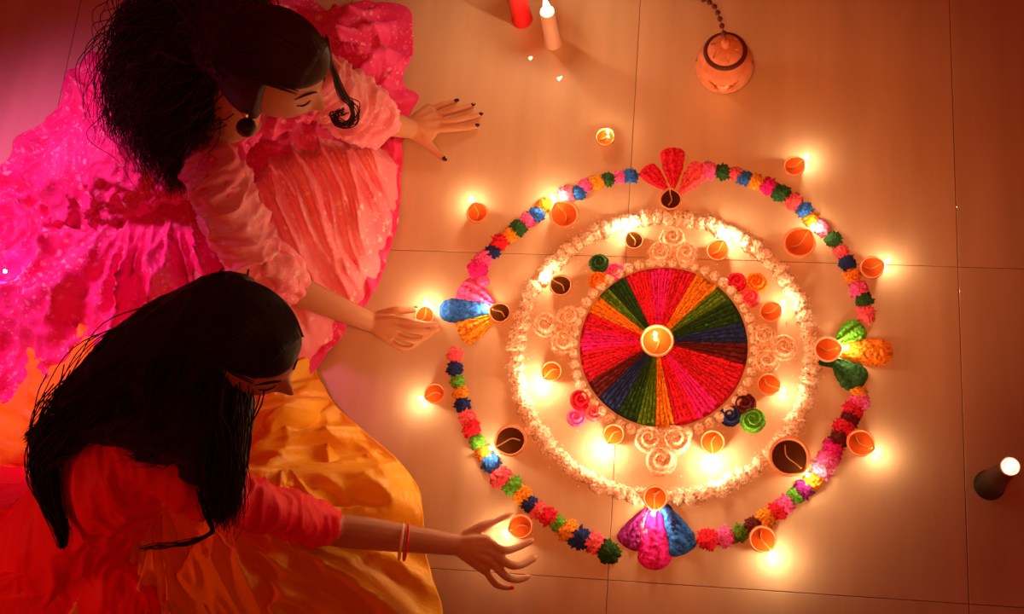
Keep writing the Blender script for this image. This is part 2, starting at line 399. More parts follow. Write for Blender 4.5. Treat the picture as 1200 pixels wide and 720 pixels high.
# coloured disc of wedges, each a slab with raised ridges
APEX = P(770, 401, 0); DR = .203
def rim(deg):   # bearing seen in the photograph, clockwise from up
    t = math.radians(deg); d = P(770+math.sin(t)*50, 401-math.cos(t)*50)-APEX; d.z = 0; d.normalize()
    o = APEX-BC; b = o.dot(d); c = o.dot(o)-DR*DR
    return APEX + d*(-b+math.sqrt(b*b-c))
W = [(-26,30,[('crimson',7),('magenta',6),('crimson',6)],'crimson and magenta powder wedge at the top of the disc'),
     (30,48,[('orange',5)],'orange powder wedge upper right of the disc'),
     (48,60,[('olive',4)],'light green powder wedge upper right, beside the orange one'),
     (60,77,[('darkgreen',5)],'dark green powder wedge on the right side, above the navy'),
     (77,91,[('navy',4)],'navy powder wedge on the right, above the maroon wedge'),
     (91,105,[('maroon',4)],'maroon powder wedge on the right side of the disc'),
     (105,168,[('crimson',9),('magenta',5),('crimson',5)],'crimson and magenta powder wedge at the lower right'),
     (168,181,[('orange',4)],'narrow orange powder wedge at the bottom of the disc'),
     (181,194,[('olive',4)],'light green powder wedge at the bottom, left of the orange'),
     (194,209,[('darkgreen',4)],'dark green powder wedge at the lower left of the disc'),
     (209,226,[('navy',5)],'navy powder wedge at the lower left of the disc'),
     (226,239,[('maroon',4)],'maroon powder wedge lower left, between navy and crimson'),
     (239,293,[('crimson',7),('magenta',5),('crimson',4)],'crimson and magenta powder wedge on the left of the disc'),
     (293,308,[('orange',4)],'orange powder wedge upper left of the disc'),
     (308,318,[('olive',3)],'light green powder wedge upper left, beside the orange'),
     (318,334,[('darkgreen',4)],'dark green powder wedge upper left, beside the top crimson')]
for a0, a1, cols, lab in W:
    tot = sum(k for _, k in cols); c0 = C_[cols[0][0]]
    # base slab
    seg = max(4, int((a1-a0)/3)); v = [APEX+Vector((0, 0, .0035))]
    for i in range(seg+1): p = rim(a0+(a1-a0)*i/seg); v.append(p+Vector((0, 0, .0035)))
    nn = len(v); v += [Vector((q.x, q.y, 0)) for q in v]
    f = [(0, i+1, i) for i in range(1, nn-1)] + [(i, i+1, nn+i+1, nn+i) for i in range(1, nn-1)]
    f += [(0, 1, nn+1, nn), (nn-1, 0, nn, 2*nn-1)]
    base = pydata('powder_wedge', v, f, m_pow, smooth=False); base.color = (c0[0]*.55, c0[1]*.55, c0[2]*.55, 1)
    tag(base, lab, 'rangoli powder', 'coloured wedges of the disc')
    k = 0
    for cname, cnt in cols:
        for _ in range(cnt):
            am = a0+(a1-a0)*(k+.5)/tot; k += 1
            e = rim(am); e = APEX+(e-APEX)*random.uniform(.95, 1.0); s = APEX+(e-APEX)*random.uniform(.17, .24)
            lat = (e-APEX).cross(Vector((0, 0, 1))).normalized()
            half = (rim(a0+(a1-a0)*(k)/tot)-rim(a0+(a1-a0)*(k-1)/tot)).length/2
            v, f = [], []; ns = 34
            sd = random.random()*50
            for i in range(ns+1):
                t = i/ns; p = s+(e-s)*t; frac = ((p-APEX).length)/((e-APEX).length)
                hw = half*frac*(.80+.45*nz3(t*18, sd)); hh = (.006+.009*nz3(t*26, sd+9))*min(1, frac*2.2)*(.3 if i in (0, ns) else 1)
                wob = half*frac*.22*nz3(t*9, sd+4)
                for q, zz in ((-1, .2), (-.6, .8), (0, 1.1), (.6, .8), (1, .2)):
                    v.append(p+lat*(q*hw+wob)+Vector((0, 0, .003+hh*zz*(1+.5*nz3(t*30, q*3, sd)))))
            for i in range(ns):
                for j in range(4): f.append((i*5+j, i*5+j+1, (i+1)*5+j+1, (i+1)*5+j))
            o = pydata('ridge', v, f, m_pow, base); cc = C_[cname]; g = random.uniform(.75, 1.3)
            o.color = (min(1, cc[0]*g*1.15), min(1, cc[1]*g*1.3), min(1, cc[2]*g*1.2), 1)
# rosettes
def rosette_mesh(seed, turns=2.4):
    NR, NT = 22, 48; v, f = [], []
    for i in range(NR+1):
        r = i/NR
        for j in range(NT):
            a = 2*PI*j/NT
            rr = r*(1+.07*r*nz3(math.cos(a)*2.5, math.sin(a)*2.5, seed)+.05*r*nz3(math.cos(a)*9, math.sin(a)*9, seed+5))
            body = (1-r**5)*.42
            z = body + (.24*math.cos(2*PI*r*turns - a)*(1-r**6)) + .07*nz3(rr*math.cos(a)*6, rr*math.sin(a)*6, seed)*(1-r**6)
            v.append((rr*math.cos(a), rr*math.sin(a), max(z, 0) if i < NR else 0))
    for i in range(NR):
        for j in range(NT):
            k = (j+1) % NT; f.append((i*NT+j, i*NT+k, (i+1)*NT+k, (i+1)*NT+j))
    me = bpy.data.meshes.new('powder_rosette'); me.from_pydata(v, [], f); me.materials.append(m_pow)
    me.polygons.foreach_set('use_smooth', [True]*len(me.polygons)); return me
ROS = [rosette_mesh(i, 2.2+.3*(i % 3)) for i in range(5)]
def rosette(x, y, d, c, lab, grp):
    o = bpy.data.objects.new('powder_rosette', random.choice(ROS)); COL.objects.link(o); o.location = P(x, y, 0); r = d/2/SC*1.08
    o.scale = (r, r, r); o.rotation_euler = (0, 0, random.random()*6); o.color = (*C_[c], 1); tag(o, lab, 'rangoli powder', grp)
for x, y, d, l in [(788,280,28,'topmost of the three above the disc'),(773,297,27,'left of the three above the disc'),(803,298,28,'right of the three above the disc'),
                   (639,381,28,'leftmost of the three left of the disc'),(667,373,28,'upper right of the three left of the disc'),(660,402,29,'lowest of the three left of the disc'),
                   (894,394,27,'uppermost of the three right of the disc'),(918,408,29,'rightmost of the three right of the disc'),(898,423,28,'lowest of the three right of the disc'),
                   (761,515,31,'left of the three below the disc'),(791,516,32,'right of the three below the disc'),(775,540,32,'lowest of the three below the disc')]:
    rosette(x, y, d, 'white', 'white spiral powder rosette, '+l, 'white spiral rosettes')
for x, y, d, c, l in [(702,309,22,'green','dark green powder rosette at the top of the upper left trio'),(721,319,21,'pink','pink powder rosette touching the bead ring, upper left trio'),(701,329,22,'orange','yellow powder rosette at the bottom of the upper left trio'),
                      (863,331,22,'crimson','crimson powder rosette, left of the upper right trio'),(886,332,24,'orange','yellow powder rosette, right of the upper right trio'),(878,350,23,'coral','coral powder rosette, lowest of the upper right trio'),
                      (872,474,25,'maroon','maroon powder rosette at the top of the lower right trio'),(856,488,23,'navy','navy powder rosette, left of the lower right trio'),(882,493,27,'lime','bright green powder rosette of the lower right trio'),
                      (681,469,24,'crimson','crimson powder rosette at the top of the lower left trio'),(696,483,21,'coral','coral powder rosette, right of the lower left trio'),(675,490,20,'pink','pink powder rosette, lowest of the lower left trio')]:
    rosette(x, y, d, c, l, 'coloured spiral rosettes')
# petals
def petal(root, tip, wpx, color, lab, ridges=4, h=.011, peak=.68, name='powder_petal', two=None, rootw=.12, seed=0):
    a, b = P(*root), P(*tip); d = b-a; Ln = d.length; t = d.normalized(); s = Vector((-t.y, t.x, 0)); Wd = wpx/2/SC
    NU, NV = 44, 28; v, f = [], []
    for i in range(NU+1):
        u = i/NU
        wv = (rootw+(1-rootw)*math.sin(min(1, u/peak)*PI/2)) if u < peak else math.sqrt(max(0, 1-((u-peak)/(1-peak))**2.6))
        wv *= 1+.12*nz3(u*9, seed)
        for j in range(NV+1):
            q = j/NV*2-1
            e = (1-abs(q)**4)*(1-u**14)*(1-(1-min(1,u*8))**2)
            z = h*e*(.8+.28*math.cos(q*ridges*PI+.6*nz3(u*4, seed+3)*3)) + .0045*e*nz3(u*16, q*5, seed) + .003*e*nz3(u*40, q*14, seed)
            off = .06*nz3(u*14, q*2, seed+7)
            v.append(a+t*(u*Ln*(1+.0*q))+s*((q*(1+off))*wv*Wd)+Vector((0, 0, max(z, 0)+.0004)))
    for i in range(NU):
        for j in range(NV): f.append((i*(NV+1)+j, (i+1)*(NV+1)+j, (i+1)*(NV+1)+j+1, i*(NV+1)+j+1))
    o = pydata(name, v, f, m_pow); o.color = (*C_[color], 1); return tag(o, lab, 'rangoli powder', 'coloured powder petals')
petal((783,224),(755,196),24,'crimson','left crimson petal of the top trio, spreading toward the blue puff',3,seed=1,peak=.84)
petal((789,222),(788,173),29,'crimson','upright middle crimson petal of the top trio',3,h=.013,seed=2,peak=.84)
petal((796,228),(825,193),28,'coral','right coral petal of the top trio',4,seed=3,peak=.84)
petal((583,361),(538,337),34,'pink','pink petal of the left trio, above the blue one',3,seed=4,peak=.84)
petal((581,394-24),(538,393),34,'yellow','yellow petal of the left trio, below the blue one',4,seed=6,peak=.84)
petal((578,364),(514,364),31,'blue','blue petal of the left trio, pointing toward the held lamp',0,h=.014,rootw=.4,seed=5)
petal((977,404),(1012,382),30,'lime','light green petal of the right trio, above the orange one',3,h=.013,seed=7)
petal((975,422),(1012,452),34,'green','dark green petal of the right trio, below the orange one',2,h=.014,seed=9)
petal((984,411),(1047,414),33,'orange','orange petal of the right trio, pointing right',0,h=.015,rootw=.5,seed=8)
petal((764,593),(733,642),30,'purple','purple petal of the bottom trio, left of the magenta',3,seed=10,peak=.84)
petal((774,588),(803,650),36,'blue','blue petal of the bottom trio, right of the magenta',2,h=.015,seed=12,peak=.84)
petal((767,598),(767,669),38,'magenta','magenta petal of the bottom trio, pointing straight down',3,h=.015,rootw=.45,seed=11)
petal((757,598),(752,640),14,'lightpink','narrow light pink streak between the purple and magenta petals',1,h=.010,rootw=.5,seed=14)
petal((780,590),(794,632),14,'navy','narrow navy streak on the bottom blue petal\'s upper edge',1,h=.017,rootw=.5,seed=15)
petal((955,424),(990,428),10,'darkgreen','thin dark green powder trail under the pale lamp at right',1,h=.007,rootw=.6,seed=16)
# loose powder crumbs
def crumbs(name, color, pts, label, smin=.0008, smax=.0024):
    v, f = [], []
    base = [Vector(q) for q in ((1,0,0),(-1,0,0),(0,1,0),(0,-1,0),(0,0,1),(0,0,-1))]
    fc = [(0,2,4),(2,1,4),(1,3,4),(3,0,4),(2,0,5),(1,2,5),(3,1,5),(0,3,5)]
    for p in pts:
        s = random.uniform(smin, smax); b = len(v); R_ = Matrix.Rotation(random.random()*6, 3, random.choice('XYZ'))
        for q in base: v.append(p+R_@q*s+Vector((0, 0, s*.8)))
        f += [tuple(b+k for k in t) for t in fc]
    o = pydata(name, v, f, m_pow, smooth=False); o.color = (*C_[color], 1); tag(o, label, 'rangoli powder', kind='stuff'); return o
pts = []
for _ in range(2600):
    a = random.random()*2*PI; r = WR+random.gauss(0, .013); pts.append(WC+Vector((math.cos(a)*r, math.sin(a)*r, abs(random.gauss(0, .004)) if abs(r-WR) < .012 else 0)))
for _ in range(500):
    a = random.random()*2*PI; r = random.uniform(BR, WR); pts.append(WC+Vector((math.cos(a)*r, math.sin(a)*r, 0)))
crumbs('white_powder_crumbs', 'white', pts, 'loose white powder crumbs scattered along the thick white ring')
for cname, lab in (('crimson', 'loose crimson powder crumbs along the outer puff ring'), ('navy', 'loose dark powder crumbs along the outer puff ring'), ('coral', 'loose coral powder crumbs under the outer puff ring')):
    pts = []
    for where, lst in arcs:
        for k in range(len(lst)-1):
            for _ in range(5 if cname != 'coral' else 10):
                t = random.random(); x = lst[k][0]*(1-t)+lst[k+1][0]*t+random.gauss(0, 3.6); y = lst[k][1]*(1-t)+lst[k+1][1]*t+random.gauss(0, 3.6); pts.append(P(x, y))
    crumbs(cname+'_powder_crumbs', cname, pts, lab, .0007, .0018)

# ------------------------------------------------------------------ tall candles
def candle(px, py, r0, r1, h, mt, label, name='candle', cup=None, fk=0, fs=1.2):
    c = P(px, py); root = empty(name, c, label, 'candle')
    prof = [(r0*1.12, 0), (r0*1.12, .006), (r0, .010), (r0*.5+r1*.5, h*.5), (r1, h*.97), (r1*.96, h), (r1*.7, h), (r1*.6, h*.985), (.0005, h*.98)]
    v, f = lathe(prof, 32, None, close=False); f.append(tuple(range(31, -1, -1))); pydata('body', v, f, mt, root)
    if cup:
        v, f = lathe([(r1*1.0, h*.99), (r1*1.15, h), (r1*1.15, h+.004), (r1*.85, h+.004), (r1*.8, h-.002), (.0005, h-.002)], 28, None, close=False)
        pydata('wax_cup', v, f, cup, root)
    v, f = tube_data([Vector((0, 0, h-.004)), Vector((.0005, 0, h+.003)), Vector((.001, 0, h+.008))], [.0012]*3, 6); wk = pydata('wick', v, f, m_wick, root)
    add_flame(wk, (.001, 0, h+.009), fk, 2.5, fs)
    return root
candle(1159, 569, .031, .018, .200, m_black, 'short black candle with pink rim at the far right of the floor', cup=m_pinkwax, fk=1, fs=1.15)
candle(648, 50, .022, .019, .155, m_white, 'white pillar candle at the top edge beside the red one', fk=2, fs=1.5)
candle(612, 23, .026, .024, .16, m_red, 'red pillar candle at the top edge', fk=2, fs=1.6)

# ------------------------------------------------------------------ clay lantern
lc = P(848, 92, 0.0); lc.z = 0
lan = empty('clay_lantern', lc, 'round terracotta lantern with cut-out lid and beaded string', 'lantern'); lan.scale = (1.12,)*3
fdir = math.atan2(CAM.y-lc.y, CAM.x-lc.x)
LR = .066
def shell(prof, seg, hole, th, name, m, parent):
    v, f = lathe(prof, seg, None, close=False)
    keep = []
    for q in f:
        c = sum((Vector(v[i]) for i in q), Vector())/4
        a = (math.atan2(c.y, c.x)-fdir+PI) % (2*PI)-PI
        if not hole(a, c.z, math.hypot(c.x, c.y)): keep.append(q)
    o = pydata(name, v, keep, m, parent); md = o.modifiers.new('s', 'SOLIDIFY'); md.thickness = th; md.offset = -1
    return o
prof = []
for i in range(41):
    t = -1.15+i/40*(1.15+.98); prof.append((LR*math.cos(t), .062+LR*.92*math.sin(t)))
def hole1(a, z, r):
    for k in range(3):
        b = (a-k*2*PI/3+PI) % (2*PI)-PI
        zc = .066+.018*(b/.6)**2
        if abs(b) < .6 and abs(z-zc) < .010*(1-(b/.6)**2)+.0015: return True
    return False
shell(prof, 144, hole1, .004, 'body', m_clay, lan)
zt = prof[-1][1]; rt = prof[-1][0]
v, f = lathe([(rt*1.0, zt-.002), (rt*1.28, zt), (rt*1.30, zt+.004), (rt*1.05, zt+.008), (rt*.9, zt+.009)], 64, None, close=False); pydata('neck_rim', v, f, m_clay, lan)
LB = .047
v, f = lathe([(LB*.80, zt+.006), (LB*1.02, zt+.007), (LB*1.04, zt+.011), (LB*.94, zt+.014), (LB*.80, zt+.014)], 64, None, close=False); pydata('painted_band', v, f, m_claydark, lan)
lp = []
for i in range(26):
    t = i/25*PI/2*.93; lp.append((LB*.84*math.cos(t), zt+.012+.027*math.sin(t)))
def hole2(a, z, r):
    k = round((a-.25)/(PI/3)); b = (a-.25-k*PI/3); u = (r/(LB*.84)-.70)/.24
    return abs(u) < 1 and abs(b)*r < .0042*(1-u*u)
shell(lp, 180, hole2, .003, 'lid', m_clay, lan)
zz = lp[-1][1]
v, f = lathe([(.012, zz-.006), (.009, zz+.002), (.0085, zz+.008), (.010, zz+.012), (.006, zz+.017), (.0004, zz+.018)], 28, None, close=False); pydata('knob', v, f, m_clay, lan)
add_flame(lan, Vector((math.cos(fdir), math.sin(fdir), 0))*.035+Vector((0, 0, .045)), 1, 0, .55)
v, f = lathe([(.012, .002), (.016, .030), (.015, .034), (.0005, .032)], 20, None, close=False); ob = pydata('inner_candle', v, f, m_white, lan, (math.cos(fdir)*.035, math.sin(fdir)*.035, .008))
k0 = Vector((0, 0, zz+.020))
cps = [k0]+[(P(*q)-lc)/1.12 for q in ((838,9,.19),(818,-3,.19),(800,-12,.14),(780,-25,.06),(760,-40,.008),(730,-55,.008))]
cc = catmull(cps, 20); v, f = tube_data(cc, [.001]*len(cc), 5); pydata('string', v, f, m_bead, lan)
acc = 0; last = cc[0]; bme = None
for p in cc[1:]:
    acc += (p-last).length; last = p
    if acc > .0145:
        acc = 0
        if bme is None:
            bm = bmesh.new(); bmesh.ops.create_uvsphere(bm, u_segments=14, v_segments=9, radius=.0062); bme = bpy.data.meshes.new('bead'); bm.to_mesh(bme); bm.free(); bme.materials.append(m_bead); bme.polygons.foreach_set('use_smooth', [True]*len(bme.polygons))
        o = bpy.data.objects.new('bead', bme); COL.objects.link(o); o.parent = lan; o.location = p

# ------------------------------------------------------------------ people: surface built as one remeshed body
def sph(v, f, c, r, seg=16, sc=(1, 1, 1), M=None):
    b = len(v); nr = seg//2
    for i in range(nr+1):
        t = PI*i/nr
        for j in range(seg):
            a = 2*PI*j/seg; q = Vector((math.sin(t)*math.cos(a)*sc[0], math.sin(t)*math.sin(a)*sc[1], math.cos(t)*sc[2]))*r
            if M is not None: q = M@q
            v.append(c+q)
    for i in range(nr):
        for j in range(seg):
            k = (j+1) % seg; f.append((b+i*seg+j, b+(i+1)*seg+j, b+(i+1)*seg+k, b+i*seg+k))
def limb(v, f, pts, rad, seg=16):
    for i in range(len(pts)-1):
        a, b = pts[i], pts[i+1]
        if (b-a).length > 1e-5: tube_data([a, b], [rad[i], rad[i+1]], seg, v, f)
    for p, r in zip(pts, rad): sph(v, f, p, r, seg)
def remeshed(name, v, f, vox, sm=3, fac=.5):
    me = bpy.data.meshes.new(name+'_src'); me.from_pydata([tuple(x) for x in v], [], f); me.update()
    # merge the pole duplicates so that each shell is closed
    bm = bmesh.new(); bm.from_mesh(me); bmesh.ops.remove_doubles(bm, verts=bm.verts, dist=1e-6); bmesh.ops.recalc_face_normals(bm, faces=bm.faces); bm.to_mesh(me); bm.free()
    o = bpy.data.objects.new(name+'_src', me); COL.objects.link(o)
    r = o.modifiers.new('r', 'REMESH'); r.mode = 'VOXEL'; r.voxel_size = vox; r.use_smooth_shade = True
    if sm: s = o.modifiers.new('s', 'SMOOTH'); s.iterations = sm; s.factor = fac
    dg = bpy.context.evaluated_depsgraph_get(); dg.update()
    out = bpy.data.meshes.new_from_object(o.evaluated_get(dg)); out.name = name
    bpy.data.objects.remove(o); bpy.data.meshes.remove(me); out.materials.clear()
    return out
def head_basis(yaw, pitch, roll=0):
    """yaw measured in world from +X; pitch down"""
    fwd = Vector((math.cos(yaw)*math.cos(pitch), math.sin(yaw)*math.cos(pitch), -math.sin(pitch)))
    side = fwd.cross(Vector((0, 0, 1))).normalized(); up = side.cross(fwd).normalized()
    M = Matrix((side, fwd, up)).transposed()
    return M @ Matrix.Rotation(roll, 3, 'Y') * 1.13
def g(x, z, cx, cz, sx, sz): return math.exp(-((x-cx)/sx)**2-((z-cz)/sz)**2)
def face_off(x, z):
    ax = abs(x)
    d = .020*g(ax, z, 0, -.026, .010, .020) + .010*g(ax, z, 0, -.036, .014, .009) + .006*g(ax, z, 0, .002, .009, .022)
    d += .005*g(ax, z, .024, .024, .022, .008) - .009*g(ax, z, .031, .004, .016, .011) + .006*g(ax, z, .031, .002, .012, .008)
    d += .007*g(ax, z, 0, -.060, .020, .009) - .004*g(ax, z, 0, -.0605, .022, .0022) - .003*g(ax, z, 0, -.074, .016, .006) + .009*g(ax, z, 0, -.092, .018, .014) + .004*g(ax, z, .038, -.030, .020, .020)
    return d
def head_shape(v, f, c, M):
    b = len(v); NR, NT = 72, 96
    for i in range(NR+1):
        t = PI*i/NR
        for j in range(NT):
            a = 2*PI*j/NT; x, y, z = math.sin(t)*math.cos(a)*.074, math.sin(t)*math.sin(a)*.094, math.cos(t)*.113
            if z < 0:
                k = (-z/.113); x *= 1-.34*k**1.6
                if y < 0: y *= 1-.45*k**1.2
                else: y = y*(1-.10*k)+.012*k*smooth01(y, 0, .03)
            if y > 0: y = y*.96 + face_off(x, z)*smooth01(y, .01, .05)
            v.append(c+M@Vector((x, y, z)))
    for i in range(NR):
        for j in range(NT):
            k = (j+1) % NT; f.append((b+i*NT+j, b+(i+1)*NT+j, b+(i+1)*NT+k, b+i*NT+k))
    for s in (-1, 1):   # ears
        sph(v, f, c+M@Vector((s*.076, -.010, -.008)), 1, 14, (.008, .017, .028), M@Matrix.Rotation(s*.35, 3, 'Z'))
        sph(v, f, c+M@Vector((s*.076, -.003, -.034)), .008, 10)
def surf_pt(c, M, x, z, out=0.0):
    z0 = z; 
    y = .094*math.sqrt(max(0, 1-(x/.074)**2-(z/.113)**2))
    if z < 0: k = -z/.113; y = y*(1-.10*k)+.012*k
    y = y*.96+face_off(x, z)+out
    return c+M@Vector((x, y, z))
def face_bits(parent, c, M, hm):
    for s in (-1, 1):
        pts = [surf_pt(c, M, s*xx, zz, .0008) for xx, zz in ((.014, .024), (.026, .030), (.038, .030), (.050, .022))]
        cc = catmull(pts, 4); v, f = tube_data(cc, lerp_list([.0018, .0030, .0028, .0008], len(cc)), 6); pydata('eyebrow', v, f, hm, parent)
        pts = [surf_pt(c, M, s*xx, zz, .0012) for xx, zz in ((.019, -.001), (.027, -.0045), (.036, -.0045), (.045, .000))]
        cc = catmull(pts, 4); v, f = tube_data(cc, lerp_list([.0008, .0016, .0018, .0010], len(cc)), 6); pydata('eyelashes', v, f, hm, parent)
    for nm, zz, ww, rr in (('upper_lip', -.0575, .021, .0038), ('lower_lip', -.0650, .018, .0045)):
        pts = [surf_pt(c, M, xx*ww, zz-(.003*abs(xx) if zz > -.06 else -.003*abs(xx)), -.0012) for xx in (-1, -.5, 0, .5, 1)]
        cc = catmull(pts, 4); v, f = tube_data(cc, lerp_list([.001, rr*.8, rr, rr*.8, .001], len(cc)), 8); pydata(nm, v, f, m_lip, parent)
def hair_cap(v, f, c, M, r=1.10):
    b = len(v); NR, NT = 64, 80
    for i in range(NR+1):
        t = PI*i/NR
        for j in range(NT):
            a = 2*PI*j/NT; d = Vector((math.sin(t)*math.cos(a), math.sin(t)*math.sin(a), math.cos(t)))
            face = smooth01(d.y, .10, .24)*smooth01(-d.z, -.50, -.36)
            low = smooth01(-d.z, .45, .65)
            k = r + .02*nz3(d.x*3, d.y*3, d.z*3) - (r-.80)*max(face, low*.9)
            v.append(c+M@Vector((d.x*.076*k, d.y*.097*k, d.z*.115*k)))
    for i in range(NR):
        for j in range(NT):
            k = (j+1) % NT; f.append((b+i*NT+j, b+(i+1)*NT+j, b+(i+1)*NT+k, b+i*NT+k))
def finger(v, f, pts, r0, r1):
    cc = catmull(pts, 3); limb(v, f, cc, lerp_list([r0, r0*.96, r1*1.08, r1], len(cc)), 12)
def nail(parent, p, fwdv, r, m, upv=Vector((0, 0, 1))):
    fwdv = fwdv.normalized(); s = fwdv.cross(upv).normalized(); u = s.cross(fwdv)
    M = Matrix((s, fwdv, u)).transposed(); v, f = [], []
    sph(v, f, p+u*(r*.62)+fwdv*(r*.30), 1, 14, (r*.74, r*1.15, r*.42), M); pydata('fingernail', v, f, m, parent)
def pts3(lst): return [P(*q) for q in lst]

# generic draped cloth: a polar sheet from a crown out to a hem outline, with folds
def drape(outline, centre, hfun, ffun, NT=300, NR=110, m=None, name='skirt', parent=None, origin=None, hem=.006):
    cx = centre
    o = [P(*q)-cx for q in outline]; an = [(math.atan2(q.y, q.x), math.hypot(q.x, q.y)) for q in o]
    # dense resample of the closed polygon, then radius by angle
    S_ = catmull([Vector((q.x, q.y, 0)) for q in o]+[Vector((o[0].x, o[0].y, 0))], 14)
    tab = sorted((math.atan2(q.y, q.x), q.length) for q in S_)
    A = np.array([t[0] for t in tab]); Rr = np.array([t[1] for t in tab])
    A = np.concatenate([A-2*PI, A, A+2*PI]); Rr = np.concatenate([Rr]*3)
    v, f = [], []
    for i in range(NR+1):
        r = (i/NR)**.85
        for j in range(NT):
            a = -PI+2*PI*j/NT; Rm = float(np.interp(a, A, Rr))
            Rm *= 1+.012*nz3(math.cos(a)*12, math.sin(a)*12, 3)
            x, y = math.cos(a)*Rm*r, math.sin(a)*Rm*r
            z = hfun(r, a, x, y)+ffun(r, a, x, y)
            v.append((cx.x+x, cx.y+y, max(z, hem)))
    for i in range(NR):
        for j in range(NT):
            k = (j+1) % NT; f.append((i*NT+j, (i+1)*NT+j, (i+1)*NT+k, i*NT+k))
    ob = pydata(name, v, f, m, parent)
    if origin is not None:
        ob.data.transform(Matrix.Translation(-origin))
    md = ob.modifiers.new('thickness', 'SOLIDIFY'); md.thickness = .0025; md.offset = -1
    return ob
def crumple(me, amp, scale, seed, axis=None, along=.35):
    """push vertices along normals by ridged folds, elongated along 'axis'"""
    n = len(me.vertices); co = np.empty(n*3); me.vertices.foreach_get('co', co); no = np.empty(n*3); me.vertices.foreach_get('normal', no)
    co = co.reshape(-1, 3); no = no.reshape(-1, 3); out = co.copy()
    for i in range(n):
        p = Vector(co[i])
        q = p*scale
        if axis is not None: q = q - axis*(q.dot(axis)*(1-along))
        q += Vector((seed, seed*.7, 0)); w_ = noise.noise(q*.5)*1.2; q = q+Vector((w_, w_, w_))
        d = ridge(noise.noise(q), 2.2)*.8 + ridge(noise.noise(q*2.1+Vector((5, 5, 5))), 2.2)*.35-.35
        out[i] = co[i]+no[i]*(amp*d)
    me.vertices.foreach_set('co', out.reshape(-1)); me.update()

def hair_strands(paths, count, spread, rad, curl, seed, n=26, curlk=9):
    rnd = random.Random(seed); v, f = [], []
    for c in range(count):
        pth, sp = paths[c % len(paths)]
        g0 = Vector((rnd.gauss(0, 1), rnd.gauss(0, 1), rnd.gauss(0, .8)))
        off = [(g0+.35*Vector((rnd.gauss(0, 1), rnd.gauss(0, 1), rnd.gauss(0, .8))))*s for s in sp]
        cc = catmull([p+o_*1.0 for p, o_ in zip(pth, off)], max(3, n//(len(pth)-1)))
        ph = rnd.random()*6; ck = curlk*rnd.uniform(.7, 1.4); ca = curl*rnd.uniform(.5, 1.3)
        fr = frames(cc); N_ = len(cc); q = []
        for i, p in enumerate(cc):
            t = i/(N_-1); t_, u, s = fr[i]; q.append(p+(u*math.cos(ph+ck*t*6.28)+s*math.sin(ph+ck*t*6.28))*ca*smooth01(t, .05, .4))
        tube_data(q, [rad*(1-.75*(i/(N_-1))**1.5) for i in range(N_)], 4, v, f)
    return v, f

# ================================================================== WOMAN IN PINK
O1 = P(220, 190, .1); O1.z = 0
W1 = empty('person', O1, 'person in pink spotted dress with curly hair leaning over to set down a lamp', 'person')
def put(ob, O): ob.data.transform(Matrix.Translation(-O)); return ob
hc1 = P(320, 81, .78)
img_right = Vector((CX.x, CX.y, 0)).normalized(); img_down = Vector((-CY.x, -CY.y, 0)).normalized()
def yaw_of(rx, dn): q = img_right*rx+img_down*dn; return math.atan2(q.y, q.x)
HM1 = head_basis(yaw_of(1.0, .50), math.radians(20), -.28)
nb1 = P(275, 135, .58); rs1 = P(252, 205, .50); ls1 = P(372, 96, .47)
pel1 = P(120, 215, .16); ch1 = P(225, 150, .42)
re1 = P(306, 322, .25); rw1 = P(432, 377, .050)
le1 = P(432, 138, .22); lw1 = P(480, 151, .036)
v, f = [], []
head_shape(v, f, hc1, HM1)
limb(v, f, [nb1, hc1+HM1@Vector((0, -.045, -.05))], [.055, .052])
limb(v, f, [pel1, pel1.lerp(ch1, .5), ch1, nb1], [.12, .10, .105, .05], 20)
limb(v, f, [rs1, ch1.lerp(nb1, .4), ls1], [.045, .075, .045])
limb(v, f, [rs1, rs1.lerp(re1, .5), re1, re1.lerp(rw1, .35), rw1], [.046, .042, .037, .038, .025])
limb(v, f, [ls1, ls1.lerp(le1, .5), le1, le1.lerp(lw1, .5), lw1], [.045, .040, .037, .033, .026])
kn1 = [P(250, 330, .10), P(330, 230, .10)]
ft1 = [P(90, 250, .06), P(140, 130, .06)]
for k_, t_ in zip(kn1, ft1): limb(v, f, [pel1, k_], [.085, .055]); limb(v, f, [k_, t_], [.05, .035])
# left hand flat on the floor
def palm(v, f, wrist, mcps, r0=.020, r1=.0105):
    for q in mcps: limb(v, f, [wrist, wrist.lerp(q, .5), q], [r0*.95, r0*.78, r1*1.15], 12)
    for a, b in zip(mcps, mcps[1:]): limb(v, f, [wrist.lerp(a, .55), wrist.lerp(b, .55)], [r0*.72]*2, 10); limb(v, f, [a, b], [r1]*2, 10)
A_m = pts3([(509,154,.024),(511,144,.026),(508,135,.025),(502,127,.022)])
palm(v, f, lw1, A_m, .0255, .0108)
A_f = [[(511,152,.024),(530,151,.020),(546,150,.012),(558,148,.008)],[(513,143,.026),(534,141,.022),(550,138,.013),(562,135,.008)],[(510,135,.025),(528,131,.022),(543,127,.013),(553,124,.008)],[(505,129,.022),(516,124,.019),(526,121,.012),(534,119,.008)]]
for q, r in zip(A_f, (.0102, .0104, .0100, .0088)): finger(v, f, pts3(q), r, r*.76)
th = pts3([(484,158,.030),(500,167,.020),(511,178,.012),(520,186,.009)]); finger(v, f, th, .015, .0090); limb(v, f, [A_m[0]-Vector((0, 0, .004)), th[1]], [.010, .012]); limb(v, f, [lw1.lerp(A_m[0], .55), th[1]], [.019, .014]); limb(v, f, [lw1.lerp(A_m[0], .8), th[1].lerp(th[2], .3)], [.010, .009])
